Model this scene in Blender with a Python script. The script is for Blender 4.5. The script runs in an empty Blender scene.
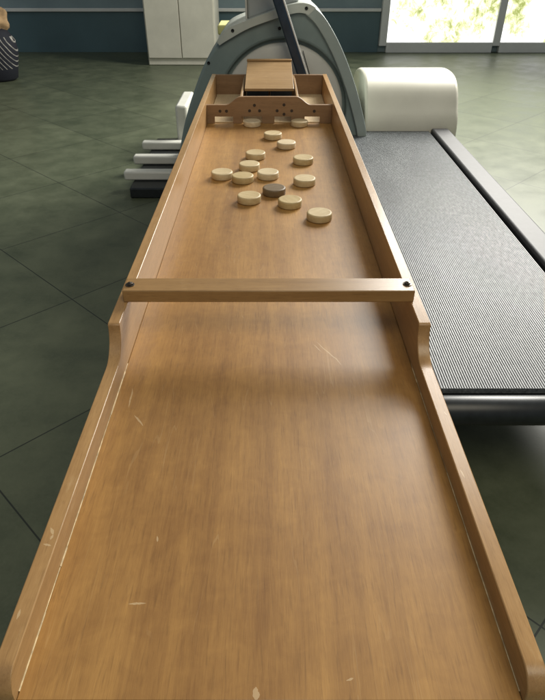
import bpy, bmesh, math, random
from mathutils import Vector, Matrix
random.seed(7)
S = bpy.context.scene
COL = S.collection
PI = math.pi

# ------------------------------------------------------------------ helpers
def obj(name, bm, mats, parent=None, bevel=0, seg=2, smooth=False, angle=35):
    bmesh.ops.recalc_face_normals(bm, faces=bm.faces)
    me = bpy.data.meshes.new(name)
    bm.to_mesh(me); bm.free()
    o = bpy.data.objects.new(name, me)
    COL.objects.link(o)
    for m in (mats if isinstance(mats, (list, tuple)) else [mats]):
        me.materials.append(m)
    if parent: o.parent = parent
    if bevel:
        b = o.modifiers.new('bevel', 'BEVEL'); b.width = bevel; b.segments = seg
        b.limit_method = 'ANGLE'; b.angle_limit = math.radians(30)
    if smooth or bevel:
        for f in me.polygons: f.use_smooth = True
        try: me.set_sharp_from_angle(angle=math.radians(angle))
        except Exception: pass
    return o

def tag(o, label=None, cat=None, group=None, kind=None):
    if label: o['label'] = label
    if cat: o['category'] = cat
    if group: o['group'] = group
    if kind: o['kind'] = kind
    return o

def empty(name, loc, label, cat, group=None):
    o = bpy.data.objects.new(name, None); COL.objects.link(o)
    o.location = loc; o.empty_display_size = .05
    return tag(o, label, cat, group)

def box(bm, x0, x1, y0, y1, z0, z1, mi=0):
    v = [bm.verts.new(p) for p in ((x0,y0,z0),(x1,y0,z0),(x1,y1,z0),(x0,y1,z0),(x0,y0,z1),(x1,y0,z1),(x1,y1,z1),(x0,y1,z1))]
    for q in ((0,3,2,1),(4,5,6,7),(0,1,5,4),(1,2,6,5),(2,3,7,6),(3,0,4,7)):
        bm.faces.new([v[i] for i in q]).material_index = mi
    return bm

def prism(bm, pts, a0, a1, axis='x', mi=0):
    """extrude a 2-D outline: axis x -> pts are (y,z); axis y -> (x,z); axis z -> (x,y)"""
    def P(p, a):
        return {'x': (a, p[0], p[1]), 'y': (p[0], a, p[1]), 'z': (p[0], p[1], a)}[axis]
    A = [bm.verts.new(P(p, a0)) for p in pts]; B = [bm.verts.new(P(p, a1)) for p in pts]
    n = len(pts)
    bm.faces.new(A).material_index = mi; bm.faces.new(B[::-1]).material_index = mi
    for i in range(n):
        bm.faces.new((A[i], B[i], B[(i+1)%n], A[(i+1)%n])).material_index = mi
    return bm

def lathe(bm, prof, c, n=40, axis='z', mi=0):
    """prof: list of (r, h); closed at both ends"""
    rings = []
    for r, h in prof:
        ring = []
        for k in range(n):
            a = 2*PI*k/n
            u, v = r*math.cos(a), r*math.sin(a)
            p = {'z': (u, v, h), 'y': (u, h, v), 'x': (h, u, v)}[axis]
            ring.append(bm.verts.new((c[0]+p[0], c[1]+p[1], c[2]+p[2])))
        rings.append(ring)
    for a, b in zip(rings, rings[1:]):
        for k in range(n):
            bm.faces.new((a[k], a[(k+1)%n], b[(k+1)%n], b[k])).material_index = mi
    bm.faces.new(rings[0]).material_index = mi; bm.faces.new(rings[-1]).material_index = mi
    return bm

def arc(cx, cz, r, a0, a1, n):
    return [(cx+r*math.cos(math.radians(a0+(a1-a0)*i/n)), cz+r*math.sin(math.radians(a0+(a1-a0)*i/n))) for i in range(n+1)]

def smooth_curve(pts, n=6):
    """Catmull-Rom through the points (open)"""
    out = []
    P = [pts[0]] + list(pts) + [pts[-1]]
    for i in range(1, len(P)-2):
        p0, p1, p2, p3 = P[i-1], P[i], P[i+1], P[i+2]
        for k in range(n):
            t = k/n
            out.append(tuple(.5*((2*p1[j]) + (-p0[j]+p2[j])*t + (2*p0[j]-5*p1[j]+4*p2[j]-p3[j])*t*t + (-p0[j]+3*p1[j]-3*p2[j]+p3[j])*t**3) for j in (0, 1)))
    out.append(tuple(pts[-1]))
    return out

# ------------------------------------------------------------------ materials
class NT:
    def __init__(s, name):
        s.m = bpy.data.materials.new(name); s.m.use_nodes = True
        s.t = s.m.node_tree; s.b = s.t.nodes['Principled BSDF']
        s.co = None
    def n(s, typ, **kw):
        o = s.t.nodes.new(typ)
        for k, v in kw.items(): setattr(o, k, v)
        return o
    def l(s, a, b): s.t.links.new(a, b)
    def coord(s, scale=(1,1,1), loc=(0,0,0), rot=(0,0,0)):
        if s.co is None: s.co = s.n('ShaderNodeTexCoord')
        mp = s.n('ShaderNodeMapping')
        mp.inputs['Scale'].default_value = scale; mp.inputs['Location'].default_value = loc; mp.inputs['Rotation'].default_value = rot
        s.l(s.co.outputs['Object'], mp.inputs['Vector'])
        return mp.outputs['Vector']
    def noise(s, vec, scale, detail=4, rough=.55, dist=0):
        o = s.n('ShaderNodeTexNoise')
        o.inputs['Scale'].default_value = scale; o.inputs['Detail'].default_value = detail
        o.inputs['Roughness'].default_value = rough; o.inputs['Distortion'].default_value = dist
        s.l(vec, o.inputs['Vector'])
        return o.outputs['Fac']
    def ramp(s, fac, stops):
        o = s.n('ShaderNodeValToRGB')
        e = o.color_ramp.elements
        while len(e) < len(stops): e.new(.5)
        for el, (p, c) in zip(e, stops):
            el.position = p; el.color = (c, c, c, 1) if isinstance(c, (int, float)) else (*c, 1)
        s.l(fac, o.inputs['Fac'])
        return o.outputs['Color']
    def mix(s, fac, a, b, mode='MIX'):
        o = s.n('ShaderNodeMix', data_type='RGBA', blend_type=mode)
        for sock, v in ((o.inputs['Factor'], fac), (o.inputs[6], a), (o.inputs[7], b)):
            if hasattr(v, 'node'): s.l(v, sock)
            elif isinstance(v, (int, float)): sock.default_value = v
            else: sock.default_value = (*v, 1)
        return o.outputs[2]
    def math(s, op, a, b=None, clamp=False):
        o = s.n('ShaderNodeMath', operation=op, use_clamp=clamp)
        for i, v in enumerate((a, b)):
            if v is None: continue
            if hasattr(v, 'node'): s.l(v, o.inputs[i])
            else: o.inputs[i].default_value = v
        return o.outputs[0]
    def bump(s, h, strength=.2, dist=.001):
        o = s.n('ShaderNodeBump'); o.inputs['Strength'].default_value = strength; o.inputs['Distance'].default_value = dist
        s.l(h, o.inputs['Height']); s.l(o.outputs['Normal'], s.b.inputs['Normal'])
    def set(s, **kw):
        for k, v in kw.items():
            i = s.b.inputs[k.replace('_', ' ')]
            if hasattr(v, 'node'): s.l(v, i)
            elif isinstance(v, tuple): i.default_value = (*v, 1)
            else: i.default_value = v
    def scratch(s, vec_xyz, segs, breakup):
        """union mask of thin scratches on an XY surface; segs: (x0,y0,x1,y1,width)"""
        tot = None
        for x0, y0, x1, y1, w in segs:
            a = math.atan2(y1-y0, x1-x0); L = math.hypot(x1-x0, y1-y0)/2
            cx, cy = (x0+x1)/2, (y0+y1)/2
            ca, sa = math.cos(a), math.sin(a)
            X, Y = vec_xyz
            u = s.math('ADD', s.math('MULTIPLY', X, ca), s.math('MULTIPLY_ADD', Y, sa))
            # finish the multiply-add: Y*sa + const
            u.node.inputs[1].links[0].from_node.inputs[2].default_value = -(cx*ca+cy*sa)
            v = s.math('ADD', s.math('MULTIPLY', X, -sa), s.math('MULTIPLY_ADD', Y, ca))
            v.node.inputs[1].links[0].from_node.inputs[2].default_value = cx*sa-cy*ca
            iu = s.math('LESS_THAN', s.math('ABSOLUTE', u), L)
            tp = s.math('SUBTRACT', 1.0, s.math('POWER', s.math('DIVIDE', s.math('ABSOLUTE', u), L), 2.0), clamp=True)
            iv = s.math('LESS_THAN', s.math('ABSOLUTE', v), s.math('MULTIPLY', s.math('MULTIPLY', breakup, tp), w))
            k = s.math('MULTIPLY', iu, iv)
            tot = k if tot is None else s.math('MAXIMUM', tot, k)
        return tot

def wood(name, dark, light, axis='y', rough=.42, spec=.4, scale=1.0, wear=(.62, .5, .33), wear_amt=.25, bump=.12, coat=0, blotch=.35, scratches=None, fine=1.0, figure=.16, vary=False):
    w = NT(name)
    def st(a, b):   # stretched along the grain axis
        return {'x': (b, a, a), 'y': (a, b, a), 'z': (a, a, b)}[axis]
    warp = w.noise(w.coord(st(3*scale, .7*scale)), 1.0, 2)
    va = w.coord(st(26*scale, 1.1*scale))
    add = w.n('ShaderNodeVectorMath', operation='ADD')
    w.l(va, add.inputs[0])
    sc = w.n('ShaderNodeVectorMath', operation='SCALE'); sc.inputs['Scale'].default_value = 2.2
    cb = w.n('ShaderNodeCombineXYZ')
    for i in range(3): w.l(warp, cb.inputs[i])
    w.l(cb.outputs[0], sc.inputs[0]); w.l(sc.outputs[0], add.inputs[1])
    g1 = w.noise(add.outputs[0], 1.6, 5, .6)
    g2 = w.noise(w.coord(st(270*scale, 16*scale)), 1.0, 5, .72)
    fig = w.noise(w.coord(st(34*scale, 42*scale), (.7, .2, .9)), 1.0, 4, .6, .8)
    g3 = w.noise(w.coord(st(1500*scale, 60*scale)), 1.0, 2, .5)
    broad = w.noise(w.coord(st(5*scale, 2.4*scale), (3.1, 1.7, .4)), 1.0, 3, .5)
    t = w.math('MULTIPLY_ADD', g1, .55); t.node.inputs[2].default_value = 0
    t2 = w.math('MULTIPLY', g2, .30*fine); t3 = w.math('MULTIPLY', g3, .15*fine)
    sm = w.math('ADD', w.math('ADD', t, t2), t3)
    sm = w.math('ADD', sm, w.math('MULTIPLY', w.math('SUBTRACT', broad, .5), blotch))
    sm = w.math('ADD', sm, w.math('MULTIPLY', w.math('SUBTRACT', fig, .5), figure))
    c = w.ramp(sm, [(.30, dark), (.52, tuple((a+b)/2 for a, b in zip(dark, light))), (.72, light)])
    wn = w.noise(w.coord((38, 38, 38) if axis != 'y' else (55, 14, 55)), 1.0, 6, .7)
    wm = w.math('MULTIPLY', w.ramp(wn, [(.60, 0.0), (.76, 1.0)]), wear_amt)
    c = w.mix(wm, c, wear)
    po = w.noise(w.coord(st(430*scale, 30*scale), (.3, .8, .1)), 1.0, 3, .6)
    pm = w.math('MULTIPLY', w.ramp(po, [(.55, 0.0), (.70, 1.0)]), .32)
    c = w.mix(pm, c, tuple(.55*a for a in dark))
    # small dark knocks
    kn = w.noise(w.coord((90, 40, 90)), 1.0, 3, .6)
    km = w.math('MULTIPLY', w.ramp(kn, [(.70, 0.0), (.80, 1.0)]), .35)
    c = w.mix(km, c, tuple(.45*a for a in dark))
    if scratches:
        vec = w.coord()
        sx = w.n('ShaderNodeSeparateXYZ'); w.l(vec, sx.inputs[0])
        wob = w.noise(w.coord((30, 30, 30)), 1, 2)
        X = w.math('ADD', sx.outputs[0], w.math('MULTIPLY', w.math('SUBTRACT', wob, .5), .006))
        bk = w.math('MULTIPLY', w.noise(w.coord((300, 160, 300)), 1.0, 3, .7), 1.9)
        m = w.scratch((X, sx.outputs[1]), scratches, bk)
        c = w.mix(w.math('MULTIPLY', m, .34), c, (.74, .60, .38))
    if scratches:      # faint rubbed hairlines from sliding discs
        for rot, off in ((.05, .3), (-.09, 1.9)):
            hn = w.noise(w.coord((34, 1.6, 34), (off, off*.7, 0), (0, 0, rot)), 1.0, 2, .5)
            hl = w.math('LESS_THAN', w.math('ABSOLUTE', w.math('SUBTRACT', hn, .5)), .0022)
            hm = w.ramp(w.noise(w.coord((14, 9, 14), (off, 0, off)), 1.0, 3, .6), [(.48, 0.0), (.62, 1.0)])
            c = w.mix(w.math('MULTIPLY', w.math('MULTIPLY', hl, hm), .09), c, (.72, .55, .30))
    if vary:
        oi = w.n('ShaderNodeObjectInfo')
        hs = w.n('ShaderNodeHueSaturation')
        vv = w.math('MULTIPLY_ADD', oi.outputs['Random'], .30); vv.node.inputs[2].default_value = .80
        sv = w.math('MULTIPLY_ADD', oi.outputs['Random'], -.35); sv.node.inputs[2].default_value = 1.2
        w.l(vv, hs.inputs['Value']); w.l(sv, hs.inputs['Saturation']); w.l(c, hs.inputs['Color'])
        c = hs.outputs['Color']
    w.set(Base_Color=c)
    rg = w.math('MULTIPLY_ADD', broad, .22); rg.node.inputs[2].default_value = rough-.11
    w.set(Roughness=rg)
    w.b.inputs['Specular IOR Level'].default_value = spec
    if coat: w.set(Coat_Weight=coat, Coat_Roughness=.28)
    w.bump(w.math('ADD', g2, g3), bump, .0006)
    return w.m

def plain(name, col, rough=.5, metal=0, var=.12, scale=14, spec=.5, bump=0, bscale=300):
    w = NT(name)
    f = w.noise(w.coord((scale,)*3), 1.0, 4, .6)
    c = w.ramp(f, [(.3, tuple(max(0, a*(1-var)) for a in col)), (.7, tuple(min(1, a*(1+var)) for a in col))])
    w.set(Base_Color=c, Roughness=rough, Metallic=metal)
    w.b.inputs['Specular IOR Level'].default_value = spec
    if bump: w.bump(w.noise(w.coord((bscale,)*3), 1.0, 2), bump, .0008)
    return w.m

SCR = [(.0672,.4828,.0999,.4227,.0010),(.0624,.4752,.0738,.4555,.0007),(-.1753,.3754,-.1725,.3362,.0011),(-.1646,.3232,-.1502,.3036,.0012),
       (-.1232,.0764,-.1075,.0772,.0011),(-.0103,.0075,-.0101,-.003,.0026),(-.109,.1473,-.1079,.1404,.0010),
       (.06,.012,.066,.014,.0009)]
M = {}
M['floor_wood'] = wood('varnished plywood playing surface', (.210,.100,.027), (.420,.228,.064), 'y', .46, .5, 1.0, (.54,.33,.12), .16, .10, .12, .60, SCR, 1.15, .26)
M['rail_wood'] = wood('varnished side rail', (.27,.148,.054), (.48,.29,.12), 'y', .34, .5, 1.4, (.62,.46,.26), .35, .12, .1, .30, [(-.2035,.137,-.1985,.129,.0016),(-.1985,.129,-.2,.1235,.0013),(-.205,.119,-.1975,.117,.0011),(-.2038,.047,-.2036,.0565,.0009),(.1975,.21,.199,.198,.0008),(.203,.30,.2045,.294,.0009)])
M['bar_wood'] = wood('cross bar wood', (.20,.108,.038), (.36,.215,.082), 'x', .36, .45, 1.4, (.5,.36,.2), .25, .12, .1, .30)
M['gate_wood'] = wood('gate panel wood', (.18,.105,.055), (.30,.185,.095), 'x', .45, .4, 1.4, (.5,.38,.22), .2, .10, 0, .25)
M['lid_wood'] = wood('lid wood', (.25,.15,.065), (.40,.255,.115), 'x', .42, .4, 1.4, (.6,.45,.27), .2, .10, 0, .25)
M['lit_tray_wood'] = wood('wood in lit tray tone', (.50,.38,.22), (.66,.54,.34), 'y', .6, .3, 1.2, (.7,.6,.44), .1, .08, 0, .2)  # paler colour puts the light inside the trays into the wood
M['disc_wood'] = wood('pale beech disc', (.48,.37,.205), (.70,.585,.37), 'x', .5, .35, 3.0, (.40,.30,.17), .35, .10, 0, .45, None, .9, .2, True)
M['disc_dark'] = wood('dark stained disc', (.135,.092,.047), (.25,.19,.11), 'x', .5, .35, 3.0, (.26,.21,.16), .4, .10, 0, .4, None, .5)
M['bead'] = plain('worn pale glue line', (.55,.42,.23), .6, 0, .45, 90)
M['bolt'] = plain('tarnished bolt', (.10,.085,.07), .38, .85, .4, 300)
M['hole'] = plain('dark painted dot', (.035,.022,.014), .6, 0, .3, 200)
M['dark_metal'] = plain('dark painted steel', (.018,.019,.021), .55, .0, .3, 40)
M['shell'] = plain('dark teal grey plastic', (.20,.255,.245), .38, 0, .10, 9, .45, .05, 700)
M['shell_edge'] = plain('mid grey plastic edge', (.31,.36,.335), .38, 0, .08, 9, .45)
M['band'] = plain('light grey plastic band', (.46,.49,.44), .38, 0, .08, 9, .45, .05, 700)
M['cover'] = plain('pale warm grey plastic cover', (.58,.57,.51), .34, 0, .06, 6, .5, .04, 700)
M['mast'] = plain('grey plastic column', (.36,.385,.375), .42, 0, .08, 9)
M['arm'] = plain('blue black painted steel tube', (.024,.042,.066), .25, .2, .25, 20)
M['chrome'] = plain('bright steel strip', (.75,.76,.76), .25, .9, .06, 40)
M['screw'] = plain('black screw', (.012,.013,.014), .4, .5, .2, 100)
M['white_plastic'] = plain('off white plastic', (.60,.60,.54), .45, 0, .08, 8)
M['cream'] = plain('cream painted metal', (.62,.60,.50), .42, 0, .07, 6)
M['rubber'] = plain('black rubber', (.012,.015,.016), .38, 0, .3, 60)
def belt_mat():
    w = NT('ribbed grey walking belt')
    a = w.noise(w.coord((160, 45, 160)), 1.0, 4, .7); b = w.noise(w.coord((9, 3, 9)), 1.0, 4, .6)
    c = w.ramp(w.math('ADD', w.math('MULTIPLY', a, .7), w.math('MULTIPLY', b, .3)), [(.35, (.045, .05, .054)), (.52, (.105, .116, .122)), (.68, (.19, .20, .20))])
    w.set(Base_Color=c, Roughness=w.ramp(b, [(.3, .36), (.7, .43)]))
    w.b.inputs['Specular IOR Level'].default_value = .45
    w.bump(a, .25, .0006)
    return w.m
M['rib'] = belt_mat()
M['yellow'] = plain('pale yellow plastic', (.62,.60,.24), .5, 0, .08, 8)
M['tan_cloth'] = plain('tan brown cloth', (.42,.28,.15), .85, 0, .4, 14, .2, .5, 160)
M['red_cloth'] = plain('brick red cloth', (.32,.07,.045), .85, 0, .3, 20, .2, .5, 160)
M['frame_white'] = plain('white painted frame', (.72,.73,.70), .4, 0, .05, 6)

def tile_floor():
    w = NT('green grey vinyl floor tiles')
    base = w.noise(w.coord((7, 7, 7)), 1.0, 6, .65)
    fine = w.noise(w.coord((150, 150, 150)), 1.0, 4, .7)
    c = w.ramp(base, [(.3, (.062, .076, .042)), (.7, (.125, .142, .085))])
    sy = w.n('ShaderNodeSeparateXYZ'); w.l(w.coord(), sy.inputs[0])
    cell = []
    for sg, off in ((1, .756), (-1, .1355)):
        q = w.math('ADD', sy.outputs[0], w.math('MULTIPLY', sy.outputs[1], sg))
        cell.append(w.math('FLOOR', w.math('DIVIDE', w.math('SUBTRACT', q, off), .708)))
    cv = w.n('ShaderNodeCombineXYZ'); w.l(cell[0], cv.inputs[0]); w.l(cell[1], cv.inputs[1])
    wn = w.n('ShaderNodeTexWhiteNoise', noise_dimensions='3D'); w.l(cv.outputs[0], wn.inputs['Vector'])
    c = w.mix(w.math('MULTIPLY', wn.outputs['Value'], .32), c, (.035, .046, .026))
    c = w.mix(w.math('MULTIPLY', w.ramp(fine, [(.35, 0.0), (.75, 1.0)]), .3), c, (.14, .15, .10))
    sx = w.n('ShaderNodeSeparateXYZ'); w.l(w.coord(), sx.inputs[0])
    d = None
    for sg, off in ((1, .756), (-1, .1355)):
        u = w.math('ADD', sx.outputs[0], w.math('MULTIPLY', sx.outputs[1], sg))
        u = w.math('SUBTRACT', u, off)
        fr = w.math('PINGPONG', u, .708/2)
        k = w.math('LESS_THAN', fr, .0024)
        d = k if d is None else w.math('MAXIMUM', d, k)
    c = w.mix(w.math('MULTIPLY', d, .88), c, (.012, .014, .010))
    w.set(Base_Color=c, Roughness=w.ramp(base, [(.3, .34), (.7, .52)]))
    w.bump(w.math('SUBTRACT', w.math('MULTIPLY', fine, .3), d), .15, .001)
    return w.m
M['tiles'] = tile_floor()

def wall_mat():
    w = NT('painted wall')
    f = w.noise(w.coord((3, 3, 3)), 1.0, 5, .6)
    c = w.ramp(f, [(.3, (.20, .27, .29)), (.7, (.25, .33, .35))])
    w.set(Base_Color=c, Roughness=.7); w.bump(w.noise(w.coord((120,)*3), 1.0, 3), .1, .002)
    return w.m
M['wall'] = wall_mat()
M['dado'] = plain('blue teal wall panelling', (.085,.15,.17), .45, 0, .1, 3)

def stripe_fabric():
    w = NT('black fabric with fine white stripes')
    sx = w.n('ShaderNodeSeparateXYZ'); w.l(w.coord((1, 1, 1)), sx.inputs[0])
    u = w.math('ADD', sx.outputs[0], w.math('MULTIPLY', sx.outputs[2], .55))
    fr = w.math('PINGPONG', u, .0145)
    lines = w.math('LESS_THAN', fr, .0026)
    zlim = w.math('MULTIPLY', w.math('LESS_THAN', sx.outputs[2], .31), w.math('GREATER_THAN', sx.outputs[2], .09))
    nz = w.ramp(w.noise(w.coord((40,)*3), 1, 3), [(.35, .35), (.65, 1.0)])
    c = w.mix(w.math('MULTIPLY', w.math('MULTIPLY', lines, zlim), nz), (.012, .014, .022), (.50, .48, .42))
    w.set(Base_Color=c, Roughness=.8)
    w.bump(w.noise(w.coord((260,)*3), 1, 2), .3, .001)
    return w.m
M['stripe'] = stripe_fabric()

def daylight_glass():
    """lit window: the bright outdoors seen through a glazed door"""
    w = NT('bright daylight through door glass')
    f = w.noise(w.coord((2.2, 2.2, 2.2)), 1.0, 3, .6); lf = w.noise(w.coord((16, 16, 13)), 1.0, 8, .8, .6)
    f = w.math('ADD', w.math('MULTIPLY', f, .5), w.math('MULTIPLY', lf, .5))
    c = w.ramp(f, [(.39, (.30, .34, .10)), (.45, (.72, .74, .42)), (.50, (1.0, 1.0, .97))])
    w.set(Base_Color=(.02, .02, .02), Roughness=.08, Emission_Color=c, Emission_Strength=1.35)
    return w.m
M['daylight'] = daylight_glass()

# ------------------------------------------------------------------ setting
FZ = -.45
bm = bmesh.new(); box(bm, -6, 6, -3, 7, FZ-.1, FZ)
tag(obj('floor', bm, M['tiles']), kind='structure')
WY = 6.2
r = empty('wall', (0, WY, FZ), 'grey blue painted back wall with teal panelling along its foot', 'wall')
def at(o, parent):           # world-space mesh under an Empty
    o.parent = parent; o.matrix_parent_inverse = Matrix.Translation(-parent.location); return o
bm = bmesh.new(); box(bm, -6, 6, WY, WY+.15, FZ-.02, 2.4)
at(obj('wall_face', bm, M['wall']), r)
bm = bmesh.new(); box(bm, -6, 1.06, WY-.02, WY-.003, FZ-.01, -.105)
at(obj('panelling', bm, M['dado'], bevel=.003), r)
bm = bmesh.new(); box(bm, -6, 1.06, WY-.045, WY-.003, -.103, -.075)
at(obj('panel_trim', bm, M['frame_white'], bevel=.004), r)

r = empty('glazed_door', (2.6, WY-.06, FZ), 'white framed glazed door letting in daylight at back right', 'door')
x0, x1 = 1.10, 4.4
bm = bmesh.new()
n = 3; wd = (x1-x0)/n
for k in range(n+1): box(bm, x0+k*wd-.035, x0+k*wd+.035, WY-.07, WY-.004, FZ+.06, 1.75)
for k in range(n):
    box(bm, x0+k*wd+.035, x0+(k+1)*wd-.035, WY-.068, WY-.006, FZ+.0, FZ+.09)
    box(bm, x0+k*wd+.035, x0+(k+1)*wd-.035, WY-.068, WY-.006, 1.68, 1.75)
at(obj('door_frame', bm, M['frame_white'], bevel=.004), r)
for k in range(n):
    bm = bmesh.new(); box(bm, x0+k*wd+.036, x0+(k+1)*wd-.036, WY-.04, WY-.03, FZ+.091, 1.679)
    at(obj('pane', bm, M['daylight']), r)

for k in range(2):          # unseen glowing windows left of the door, added for sheen on board and belt
    xa, xb = -.55+k*.76, .21+k*.76
    bm = bmesh.new()
    for a, b, c, d in ((xa, xa+.05, .35, 2.05), (xb-.05, xb, .35, 2.05), (xa+.05, xb-.05, .35, .41), (xa+.05, xb-.05, 1.99, 2.05)):
        box(bm, a+.0015, b-.0015, WY-.05, WY-.004, c, d)
    fr = at(obj('sheen_window', bm, M['frame_white'], bevel=.003), r)
    bm = bmesh.new(); box(bm, xa+.051, xb-.051, WY-.03, WY-.02, .411, 1.989)
    p_ = obj('pane', bm, M['daylight']); p_.parent = fr
# cream cabinet against the wall
r = empty('storage_cabinet', (-.76, 5.7, FZ), 'tall cream cabinet standing behind the exercise machine', 'cabinet')
bm = bmesh.new(); box(bm, -1.06, -.462, 5.45, 5.95, FZ, 1.35)
at(obj('body', bm, M['cream'], bevel=.008), r)
for xa, xb in ((-1.05, -.764), (-.758, -.472)):
    bm = bmesh.new(); box(bm, xa, xb, 5.432, 5.449, FZ+.06, 1.33)
    d = at(obj('door', bm, M['cream'], bevel=.004), r)
    hx = xb-.04 if xa < -1 else xa+.025
    bm = bmesh.new(); box(bm, hx, hx+.015, 5.405, 5.431, .3, .42)
    h = obj('handle', bm, M['chrome'], bevel=.003); h.parent = d

# yellow crate behind the shell
r = empty('storage_bin', (-.14, 2.68, FZ), 'pale yellow bin half hidden behind the machine casing', 'bin')
bm = bmesh.new()
v = []
prism(bm, [(-.205, FZ), (-.08, FZ), (-.07, .135), (-.215, .135)], 2.60, 2.75, 'y')
at(obj('tub', bm, M['yellow'], bevel=.01), r)
bm = bmesh.new(); box(bm, -.2185, -.066, 2.588, 2.762, .1352, .172)
at(obj('rim', bm, M['yellow'], bevel=.006), r)

# striped bag at the far left
r = empty('striped_bag', (-2.20, 4.8, FZ), 'black bag with fine white stripes on the floor at far left', 'bag')
bm = bmesh.new()
pr = [(.0, .0), (.19, .0), (.215, .02), (.225, .10), (.250, .20), (.250, .28), (.215, .345), (.19, .362), (.17, .357), (.16, .31)]
lathe(bm, pr[1:], (0, 0, 0), 36)
for vtx in bm.verts: vtx.co.y *= .6; vtx.co.x += .012*math.sin(9*vtx.co.z+3*vtx.co.y)
obj('body', bm, M['stripe'], r, smooth=True, angle=60)
bm = bmesh.new()
path = [(-.16, .36), (-.17, .46), (-.10, .50), (-.02, .46), (-.02, .36)]
path = smooth_curve(path, 6)
prv = None
for (a, b) in path:
    ring = [bm.verts.new((a, -.125+.012*math.cos(t*PI/3), b-.02+.012*math.sin(t*PI/3))) for t in range(6)]
    if prv:
        for i in range(6): bm.faces.new((prv[i], prv[(i+1) % 6], ring[(i+1) % 6], ring[i]))
    prv = ring
obj('handle', bm, M['rubber'], r, smooth=True)
def lump(name, c, rad, mat, label, cat, seed):
    bm = bmesh.new(); bmesh.ops.create_icosphere(bm, subdivisions=4, radius=1)
    rnd = random.Random(seed); ph = [rnd.uniform(0, 6) for _ in range(6)]
    for v in bm.verts:
        p = v.co
        k = 1+.10*math.sin(5*p.x+ph[0]+3*p.z)+.08*math.sin(7*p.y+ph[1]+4*p.x)+.06*math.sin(11*p.z+ph[2]+5*p.y)
        v.co = Vector((p.x*rad[0], p.y*rad[1], p.z*rad[2]))*k
    o = obj(name, bm, mat, smooth=True, angle=180); o.location = c
    return tag(o, label, cat)
lump('cloth', (-2.17, 4.8, -.06), (.19, .11, .16), M['tan_cloth'], 'crumpled tan brown cloth stuffed in the top of the striped bag', 'cloth', 3)
lump('cloth', (-2.19, 4.68, .055), (.13, .08, .075), M['red_cloth'], 'brick red cloth bundled on top of the tan cloth', 'cloth', 5)

# ------------------------------------------------------------------ exercise machine
E = empty('exercise_machine', (0, 2.5, FZ), 'grey exercise machine with round casing and dark arm behind the board', 'exercise machine')
left = [(-.385, FZ+.04), (-.385, -.30), (-.366, -.21), (-.338, -.12), (-.297, -.02), (-.250, .075), (-.193, .146)]
top = [(-.15, .187), (-.07, .212), (.02, .237), (.09, .249), (.135, .247), (.18, .225), (.225, .178)]
right = [(.268, .116), (.318, .012), (.358, -.09), (.378, -.18), (.392, -.30), (.392, FZ+.04)]
outer = smooth_curve(left+top+right, 5)
# outer shell; its front face has a round recess, so build it as ring + back
CXd, CZd, Rd = .055, -.100, .243
def ring_front(bm, outline, c, R, y0, yb):
    """front face between an outline and a circle, plus outer skin and recess wall"""
    n = len(outline)
    O = [bm.verts.new((p[0], y0, p[1])) for p in outline]
    OB = [bm.verts.new((p[0], yb, p[1])) for p in outline]
    I, IB = [], []
    for p in outline:
        a = math.atan2(p[1]-c[1], p[0]-c[0])
        q = (c[0]+R*math.cos(a), c[1]+R*math.sin(a))
        I.append(bm.verts.new((q[0], y0, q[1]))); IB.append(bm.verts.new((q[0], y0+.03, q[1])))
    for i in range(n):
        j = (i+1) % n
        bm.faces.new((O[i], O[j], I[j], I[i]))
        bm.faces.new((O[i], OB[i], OB[j], O[j]))
        bm.faces.new((I[i], I[j], IB[j], IB[i]))
    bm.faces.new(IB); bm.faces.new(OB[::-1])
    return bm
# densify the lower edge so that the ring is well formed
bot = [(.392-.777*k/24, FZ+.04) for k in range(1, 24)]
out_full = outer + bot
YS = 2.30
bm = ring_front(bmesh.new(), out_full, (CXd, CZd), Rd+.014, YS, YS+.34)
at(obj('casing', bm, M['shell'], bevel=.010, seg=3), E)
# lighter rounded edge strip wrapping the casing on the right
strip_o = smooth_curve([(.168, .262), (.205, .232), (.250, .172), (.293, .098), (.338, .002), (.376, -.10), (.402, -.19), (.412, -.30), (.412, FZ+.05)], 5)
strip_i = [(p[0]-.034, p[1]-.022) for p in strip_o]
bm = bmesh.new(); prism(bm, strip_o+strip_i[::-1], YS-.019, YS+.30, 'y')
at(obj('edge_strip', bm, M['shell_edge'], bevel=.008, seg=3), E)
# light band along the top edge
bo = smooth_curve([(-.200, .150), (-.157, .193), (-.0725, .2245), (.0175, .2535), (.0583, .268), (.115, .277), (.148, .273), (.168, .2635), (.172, .2605)], 5)
bi = smooth_curve([(-.190, .137), (-.152, .158), (-.0729, .196), (.0326, .229), (.0904, .243), (.115, .245), (.130, .243), (.142, .2395), (.146, .2375)], 5)
bm = bmesh.new(); prism(bm, bo+bi[::-1], YS-.02, YS+.34, 'y')
at(obj('top_band', bm, M['band'], bevel=.006, seg=3), E)
# round cover
bm = bmesh.new()
lathe(bm, [(Rd, .026), (Rd, .012), (Rd-.003, .006), (Rd-.012, .001), (Rd-.06, -.006), (.05, -.010), (.001, -.010)], (CXd, YS, CZd), 96, 'y')
cov = at(obj('wheel_cover', bm, M['cover'], smooth=True, angle=50), E)
bm = bmesh.new()   # thin seam line across the cover, parallel to the arm
prism(bm, [(.128, .118), (.1305, .118), (.178, -.02), (.1755, -.02)], YS-.0108, YS-.0085, 'y')
sm_ = obj('seam', bm, M['screw']); sm_.parent = cov
bm = bmesh.new()
for i in range(40):   # empty loop: no part is built for the highlight on the cover's right rim
    pass
bm.free()
for x, z, y in ((.137, .2595, YS-.02), (.039, .192, YS), (-.138, .187, YS-.02), (-.237, .073, YS)):
    bm = bmesh.new(); lathe(bm, [(.0062, .004), (.0062, -.002), (.0048, -.0042), (.0016, -.0032)], (x, y, z), 16, 'y')
    at(obj('screw', bm, M['screw'], smooth=True), E)
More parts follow.
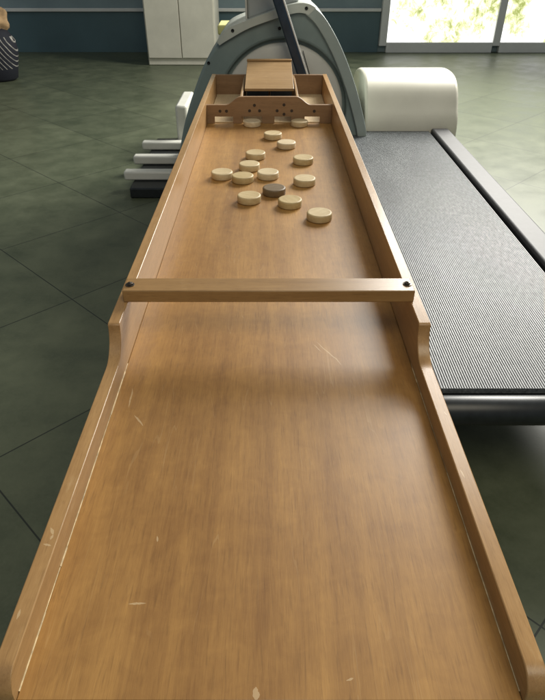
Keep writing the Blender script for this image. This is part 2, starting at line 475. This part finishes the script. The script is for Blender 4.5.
bm = bmesh.new(); prism(bm, [(-.20, FZ+.046), (.24, FZ+.046), (.145, .026), (-.14, .026)], 2.243, 2.284, 'y')
at(obj('skirt', bm, M['dark_metal'], bevel=.008), E)
# column on top
bm = bmesh.new()
prism(bm, [(-.083, .216), (.11, .2755), (.13, .40), (.12, .78), (-.06, .78), (-.088, .40)], YS+.03, YS+.20, 'y')
col = at(obj('column', bm, M['mast'], bevel=.010, seg=3), E)
bm = bmesh.new(); prism(bm, [(-.090, .222), (-.083, .214), (-.086, .40), (-.060, .78), (-.068, .78), (-.093, .40)], YS+.022, YS+.10, 'y')
e = obj('white_edge', bm, M['white_plastic'], bevel=.002); e.parent = col; e.matrix_parent_inverse = Matrix.Identity(4)
# slanting arm in front of the casing
def slant(x_top, x_bot, w, zt, zb, y0, y1, bmx, mi=0):
    # horizontal width w
    prism(bmx, [(x_top, zt), (x_top+w, zt), (x_bot+w, zb), (x_bot, zb)], y0, y1, 'y', mi)
zt, zb = .62, -.36
def xl(z): return .0117+(.1010-.0117)*(.2923-z)/(.2923-.0581)
bm = bmesh.new(); slant(xl(zt), xl(zb), .036, zt, zb, 2.185, 2.225, bm)
arm = at(obj('pedal_arm', bm, M['arm'], bevel=.006, seg=3), E)
bm = bmesh.new(); slant(xl(zt)+.0362, xl(zb)+.0362, .0065, zt, zb, 2.188, 2.222, bm)  # white strip painted as the highlight down the arm's right edge
e = obj('white_edge', bm, M['frame_white'], bevel=.002); e.parent = arm; e.matrix_parent_inverse = Matrix.Identity(4)
bm = bmesh.new(); lathe(bm, [(.03, 2.15), (.03, 2.285)], (xl(-.30)+.02, 0, -.30), 24, 'y')
at(obj('axle', bm, M['dark_metal'], bevel=.003), E)
# base with white foot rails at the left
bm = bmesh.new(); box(bm, -.60, .34, 2.235, 2.55, FZ, FZ+.045); box(bm, -.60, -.24, 2.55, 3.0, FZ, FZ+.0448)
at(obj('base_plate', bm, M['rubber'], bevel=.006), E)
for y in (2.33, 2.55, 2.78):
    bm = bmesh.new(); box(bm, -.64, -.40, y, y+.05, FZ+.0455, FZ+.085)
    at(obj('foot_rail', bm, M['white_plastic'], bevel=.008), E)
bm = bmesh.new(); box(bm, -.47, -.41, 2.86, 3.2, FZ+.05, -.21)
at(obj('side_cover', bm, M['white_plastic'], bevel=.012), E)

# ------------------------------------------------------------------ treadmill at the right
T = empty('treadmill', (.45, 1.4, FZ), 'treadmill with ribbed grey belt beside the right of the board', 'treadmill')
TZ = -.20
bm = bmesh.new()
xa, xb, pitch = .17, .68, .0048
n = int((xb-xa)/pitch)
prof = []
for k in range(n):
    x = xa+k*pitch
    prof += [(x, TZ-.0012), (x+.0010, TZ-.0002), (x+.0017, TZ), (x+.0030, TZ), (x+.0037, TZ-.0002), (x+.0047, TZ-.0012)]
ys = [.622, 2.36]
rows = [[bm.verts.new((p[0], y, p[1])) for p in prof] for y in ys]
for i in range(len(prof)-1): bm.faces.new((rows[0][i], rows[0][i+1], rows[1][i+1], rows[1][i]))
lo = [[bm.verts.new((x, y, TZ-.012)) for x in (prof[0][0], prof[-1][0])] for y in ys]
bm.faces.new(rows[0][::-1]+[lo[0][0], lo[0][1]]); bm.faces.new(rows[1]+[lo[1][1], lo[1][0]])
bm.faces.new((rows[0][0], rows[1][0], lo[1][0], lo[0][0])); bm.faces.new((rows[0][-1], lo[0][1], lo[1][1], rows[1][-1])); bm.faces.new((lo[0][0], lo[1][0], lo[1][1], lo[0][1]))
at(obj('belt', bm, M['rib']), T)
bm = bmesh.new(); lathe(bm, [(.001, .165), (.026, .165), (.028, .168), (.028, .682), (.026, .685), (.001, .685)], (0, .596, TZ-.030), 28, 'x')
at(obj('roller', bm, M['rubber'], smooth=True), T)
for xs, xe in ((.10, .163), (.687, .76)):
    bm = bmesh.new(); box(bm, xs, xe, .575, 2.36, TZ-.085, TZ+.012)
    at(obj('side_rail', bm, M['dark_metal'], bevel=.008, seg=3), T)
bm = bmesh.new(); box(bm, .172, .678, .63, 2.35, TZ-.075, TZ-.0125)
at(obj('deck', bm, M['dark_metal'], bevel=.003), T)
for x in (.115, .70):
    for y in (.64, 2.15):
        bm = bmesh.new(); lathe(bm, [(.026, FZ), (.028, FZ+.01), (.02, FZ+.03), (.02, TZ-.086)], (x+.015, y, 0), 20)
        at(obj('foot', bm, M['rubber'], smooth=True), T)
bm = bmesh.new()
hood = smooth_curve([(2.362, FZ+.08), (2.362, TZ+.01), (2.40, -.11), (2.46, -.035), (2.56, -.005), (2.75, -.02), (2.86, -.10), (2.88, FZ+.08)], 5)
prism(bm, hood, .365+.04, .80, 'x')
at(obj('motor_hood', bm, M['cream'], bevel=.012, seg=3), T)

# ------------------------------------------------------------------ the shuffleboard
B = empty('shuffleboard', (0, 0, FZ), 'long varnished wooden shuffleboard with cross bar and numbered gate panel', 'game board')
IX, OX, WZ, RZ, BY, GY = .193, .2085, .068, .026, 2.105, 1.685
BT = -.014
def bobj(name, bm, mat, bevel=.001, **k): return at(obj(name, bm, mat, bevel=bevel, **k), B)
a_, h_ = IX-.0003, .0828
bm = bmesh.new(); prism(bm, [(-a_, -.003), (a_, -.003), (a_, 2.0895), (h_, 2.0895), (h_, 1.80), (-h_, 1.80), (-h_, 2.0895), (-a_, 2.0895)], -.012, 0, 'z')
bmesh.ops.triangulate(bm, faces=[f for f in bm.faces if len(f.verts) > 4])
bobj('playing_surface', bm, M['floor_wood'], .0012)
prof = [(-.004, BT), (-.004, .004)] + arc(.016, .006, .020, 180, 90, 7)[1:] + [(.20, RZ), (.382, RZ)] + arc(.382, .066, .040, 270, 360, 10)[1:] + [(.424, WZ-.0005), (.4262, WZ), (1.2, WZ), (BY, WZ), (BY, BT)]
for sx in (-1, 1):
    bm = bmesh.new(); prism(bm, prof, sx*IX, sx*OX, 'x')
    bobj('side_wall', bm, M['rail_wood'], .0010)
    bm = bmesh.new()         # worn glue line where the low rail meets the surface
    yy = .004; rnd = random.Random(4+sx)
    while yy < .425:
        L = rnd.uniform(.02, .06); w_ = rnd.uniform(.0006, .0013) if sx < 0 else rnd.uniform(.0002, .0009)
        prism(bm, [(sx*(IX-.0001), 0.0002), (sx*(IX-w_), .0002), (sx*(IX-.0001), w_*1.1)], yy, min(yy+L, .428), 'y')
        yy += L
    bobj('glue_line', bm, M['bead'], 0)
for xa, xb in ((-IX, -.0828), (.0828, IX)):
    bm = bmesh.new(); box(bm, xa, xb, 2.09, BY-.0005, BT, WZ-.0006)
    bobj('back_wall', bm, M['gate_wood'])
# gate panel with four openings
gates = [(-.1695, -.1120), (-.0850, -.0225), (.0160, .0680), (.1095, .1570)]
GH = .0205
def top_z(x):
    def og(t): t = min(1, max(0, t)); return .5-.5*math.cos(PI*t)
    return .0544 + .0236*(og((x+.134)/.048) if x < 0 else og((.128-x)/.046))
def bot_z(x): return GH if any(a < x < b for a, b in gates) else .0003
brk = sorted({-IX+.0004, IX-.0004} | {v for g in gates for v in g} | {-.134+.048*k/12 for k in range(13)} | {.082+.046*k/12 for k in range(13)})
bm = bmesh.new()
def V(x, y, z): return bm.verts.new((x, y, z))
for a, b in zip(brk, brk[1:]):
    lo_ = bot_z((a+b)/2)
    q = [(a, lo_), (b, lo_), (b, top_z(b)), (a, top_z(a))]
    F_ = [V(x, GY, z) for x, z in q]; K_ = [V(x, GY+.011, z) for x, z in q]
    bm.faces.new(F_); bm.faces.new(K_[::-1])
    bm.faces.new((F_[2], F_[3], K_[3], K_[2])); bm.faces.new((F_[0], F_[1], K_[1], K_[0]))
for x in [v for g in gates for v in g]:
    F_ = [V(x, GY, .0003), V(x, GY+.011, .0003), V(x, GY+.011, GH), V(x, GY, GH)]; bm.faces.new(F_)
bmesh.ops.remove_doubles(bm, verts=bm.verts, dist=1e-6)
dots = [(-.152, .0365), (-.132, .0365), (-.0608, .0375), (-.0455, .0535), (-.030, .0375),
        (.024, .0375), (.045, .0548), (.069, .0375), (.0455, .0275), (.1385, .0365)]
for x, z in dots[:]:
    lathe(bm, [(.0042, .0), (.0046, -.0004), (.0042, -.0006), (.001, -.0004)], (x, GY, z), 18, 'y', 1)
bobj('gate_panel', bm, [M['gate_wood'], M['hole']], 0)
# compartments
for x, z1, z2 in ((-.0895, .0774, .0774), (.0825, .0774, .0774), (-.003, .055, .055)):
    bm = bmesh.new(); prism(bm, [(GY+.0115, .0002), (GY+.0115, z1-.0006), (1.965, z1-.0006), (2.0895, .0665 if z1 > .06 else .055), (2.0895, .0002)], x, x+.007, 'x')
    bobj('divider', bm, M['lid_wood'])
for xa, xb in ((-IX+.001, -.0902), (-.0820, -.0037), (.0047, .0820), (.0902, IX-.001)):
    bm = bmesh.new(); box(bm, xa, xb, GY+.0115, 2.089 if abs(xa+xb) > .2 else 1.799, .0002, .0022)
    bobj('tray_base', bm, M['lit_tray_wood'], .0004)  # base coloured pale to look lit through the gates
# sloping lid over the middle trays
th = .008
bm = bmesh.new()
y0, z0, y1, z1 = 1.785, .0815, 2.10, .1125
prism(bm, [(y0, z0-th), (y0, z0), (y1, z1), (y1, z1-th)], -.0785, .0785, 'x')
bobj('lid', bm, M['lid_wood'])
bm = bmesh.new(); prism(bm, [(2.084, .0675), (2.084, .1030), (2.1, .1042), (2.1, .0675)], -.0785, .0785, 'x')
bobj('lid_support', bm, M['gate_wood'])
bm = bmesh.new(); prism(bm, [(2.0865, .1114), (2.0865, .1175), (2.1005, .1188), (2.1005, .1128)], -.080, .080, 'x')
bobj('lid_batten', bm, M['bar_wood'])
# cross bar on top of the walls with bolts
bm = bmesh.new(); box(bm, -.1985, .1965, .476, .5125, WZ+.0003, .0862)
cb_ = bobj('cross_bar', bm, M['bar_wood'], .0014)
for x, y in ((-.1905, .4925), (.189, .4945)):
    bm = bmesh.new()
    lathe(bm, [(.0062, 0), (.0062, .0008), (.005, .0011), (.0035, .0011)], (x, y, .0863), 24)
    lathe(bm, [(.0044, 0), (.0044, .0018), (.0036, .0023)], (x, y, .0872), 6)
    lathe(bm, [(.0019, 0), (.0019, .0010), (.0012, .0014)], (x, y, .0893), 12)
    bt = obj('bolt', bm, M['bolt'], smooth=True, angle=40); bt.parent = cb_; bt.matrix_parent_inverse = cb_.matrix_parent_inverse.copy()
    bt.parent = cb_; bt.matrix_parent_inverse = Matrix.Identity(4)
# folding legs under the board
for x in (-.15, .15):
    for y in (.35, 1.75):
        bm = bmesh.new(); box(bm, x-.014, x+.014, y-.014, y+.014, FZ, -.0122)
        bobj('leg', bm, M['dark_metal'], .002)

# ------------------------------------------------------------------ the discs
def disc_mesh(R=.026, h=.0158):
    bm = bmesh.new()
    lathe(bm, [(R-.0022, 0), (R-.0006, .0008), (R, .0025), (R, h-.0028), (R-.0007, h-.0011), (R-.0022, h-.0002), (R-.0038, h), (R-.0060, h-.0002), (R-.0085, h-.0003), (.010, h-.0003), (.001, h-.0003)], (0, 0, 0), 56)
    return bm
proto = obj('disc', disc_mesh(), M['disc_wood'], smooth=True, angle=50)
DISCS = [
 (-.0524, 1.6575, 0, 'pale wooden disc resting against the second gate from the left'),
 (.0924, 1.6575, 0, 'pale wooden disc against the gate panel between its third and fourth gates'),
 (.0101, 1.5206, 0, 'pale wooden disc lying alone nearest to the gate panel without touching it'),
 (.0468, 1.4306, 0, 'pale wooden disc just in front of and right of the lone disc near the gates'),
 (-.0362, 1.3359, 0, 'pale wooden disc lying singly behind the tight cluster of four'),
 (.0868, 1.2931, 0, 'pale wooden disc near the right wall, farther from the cross bar than its neighbour there'),
 (-.0498, 1.2433, 0, 'rearmost pale disc of the tight cluster of four'),
 (-.1138, 1.1818, 0, 'leftmost pale wooden disc of all, at the left of the cluster'),
 (-.0630, 1.1556, 0, 'pale wooden disc at the front of the tight cluster of four'),
 (-.0032, 1.1818, 0, 'pale wooden disc at the right of the cluster, directly behind the dark disc'),
 (.0824, 1.1360, 0, 'pale wooden disc standing apart to the right of the dark disc'),
 (.0109, 1.0726, 1, 'only dark brown disc, lying in the middle of the pale ones'),
 (-.0441, 1.0256, 0, 'pale wooden disc in front of and left of the dark disc'),
 (.0445, 1.0006, 0, 'pale wooden disc in front of and right of the dark disc'),
 (.1026, .9275, 0, 'pale wooden disc closest to the cross bar and the camera'),
]
dark_mesh = proto.data.copy(); dark_mesh.materials[0] = M['disc_dark']
for i, (x, y, dk, lab) in enumerate(DISCS):
    o = proto if i == 0 else proto.copy()
    if i: COL.objects.link(o)
    if dk: o.data = dark_mesh
    o.location = (x, y, .0003); o.rotation_euler = (0, 0, random.uniform(0, 6.28))
    tag(o, lab, 'disc', 'discs lying on the shuffleboard')

# ------------------------------------------------------------------ light
def area(name, loc, target, sx, sy, power, col):
    L = bpy.data.lights.new(name, 'AREA'); L.shape = 'RECTANGLE'; L.size = sx; L.size_y = sy; L.energy = power; L.color = col
    o = bpy.data.objects.new(name, L); COL.objects.link(o); o.location = loc
    o.rotation_euler = (Vector(target)-Vector(loc)).to_track_quat('-Z', 'Y').to_euler()
    return o
area('window_light', (1.9, 4.0, 1.95), (0, .9, 0), 1.7, 1.7, 240, (1.0, .97, .90))
area('ceiling_light', (.45, -.8, 2.3), (0, 1.0, 0), 1.5, 1.5, 28, (1.0, .91, .72))
W = bpy.data.worlds.new('World'); S.world = W; W.use_nodes = True
bg = W.node_tree.nodes['Background']; bg.inputs[0].default_value = (.86, .93, 1.0, 1); bg.inputs[1].default_value = .18

# ------------------------------------------------------------------ camera
f_px, VY, CY = 585., -63., 350.
pitch = math.atan((CY-VY)/f_px)
cam = bpy.data.cameras.new('camera'); co = bpy.data.objects.new('camera', cam); COL.objects.link(co)
cam.sensor_fit = 'VERTICAL'; cam.sensor_height = 24; cam.lens = 24*f_px/700
cam.shift_x = (272.5-269.3)/700
cam.clip_start = .01; cam.clip_end = 100
co.location = (0, -.2125, .475)
co.rotation_euler = (PI/2-pitch, 0, 0)
S.camera = co
S.view_settings.view_transform = 'Standard'; S.view_settings.look = 'None'; S.view_settings.exposure = .24; S.view_settings.gamma = 1
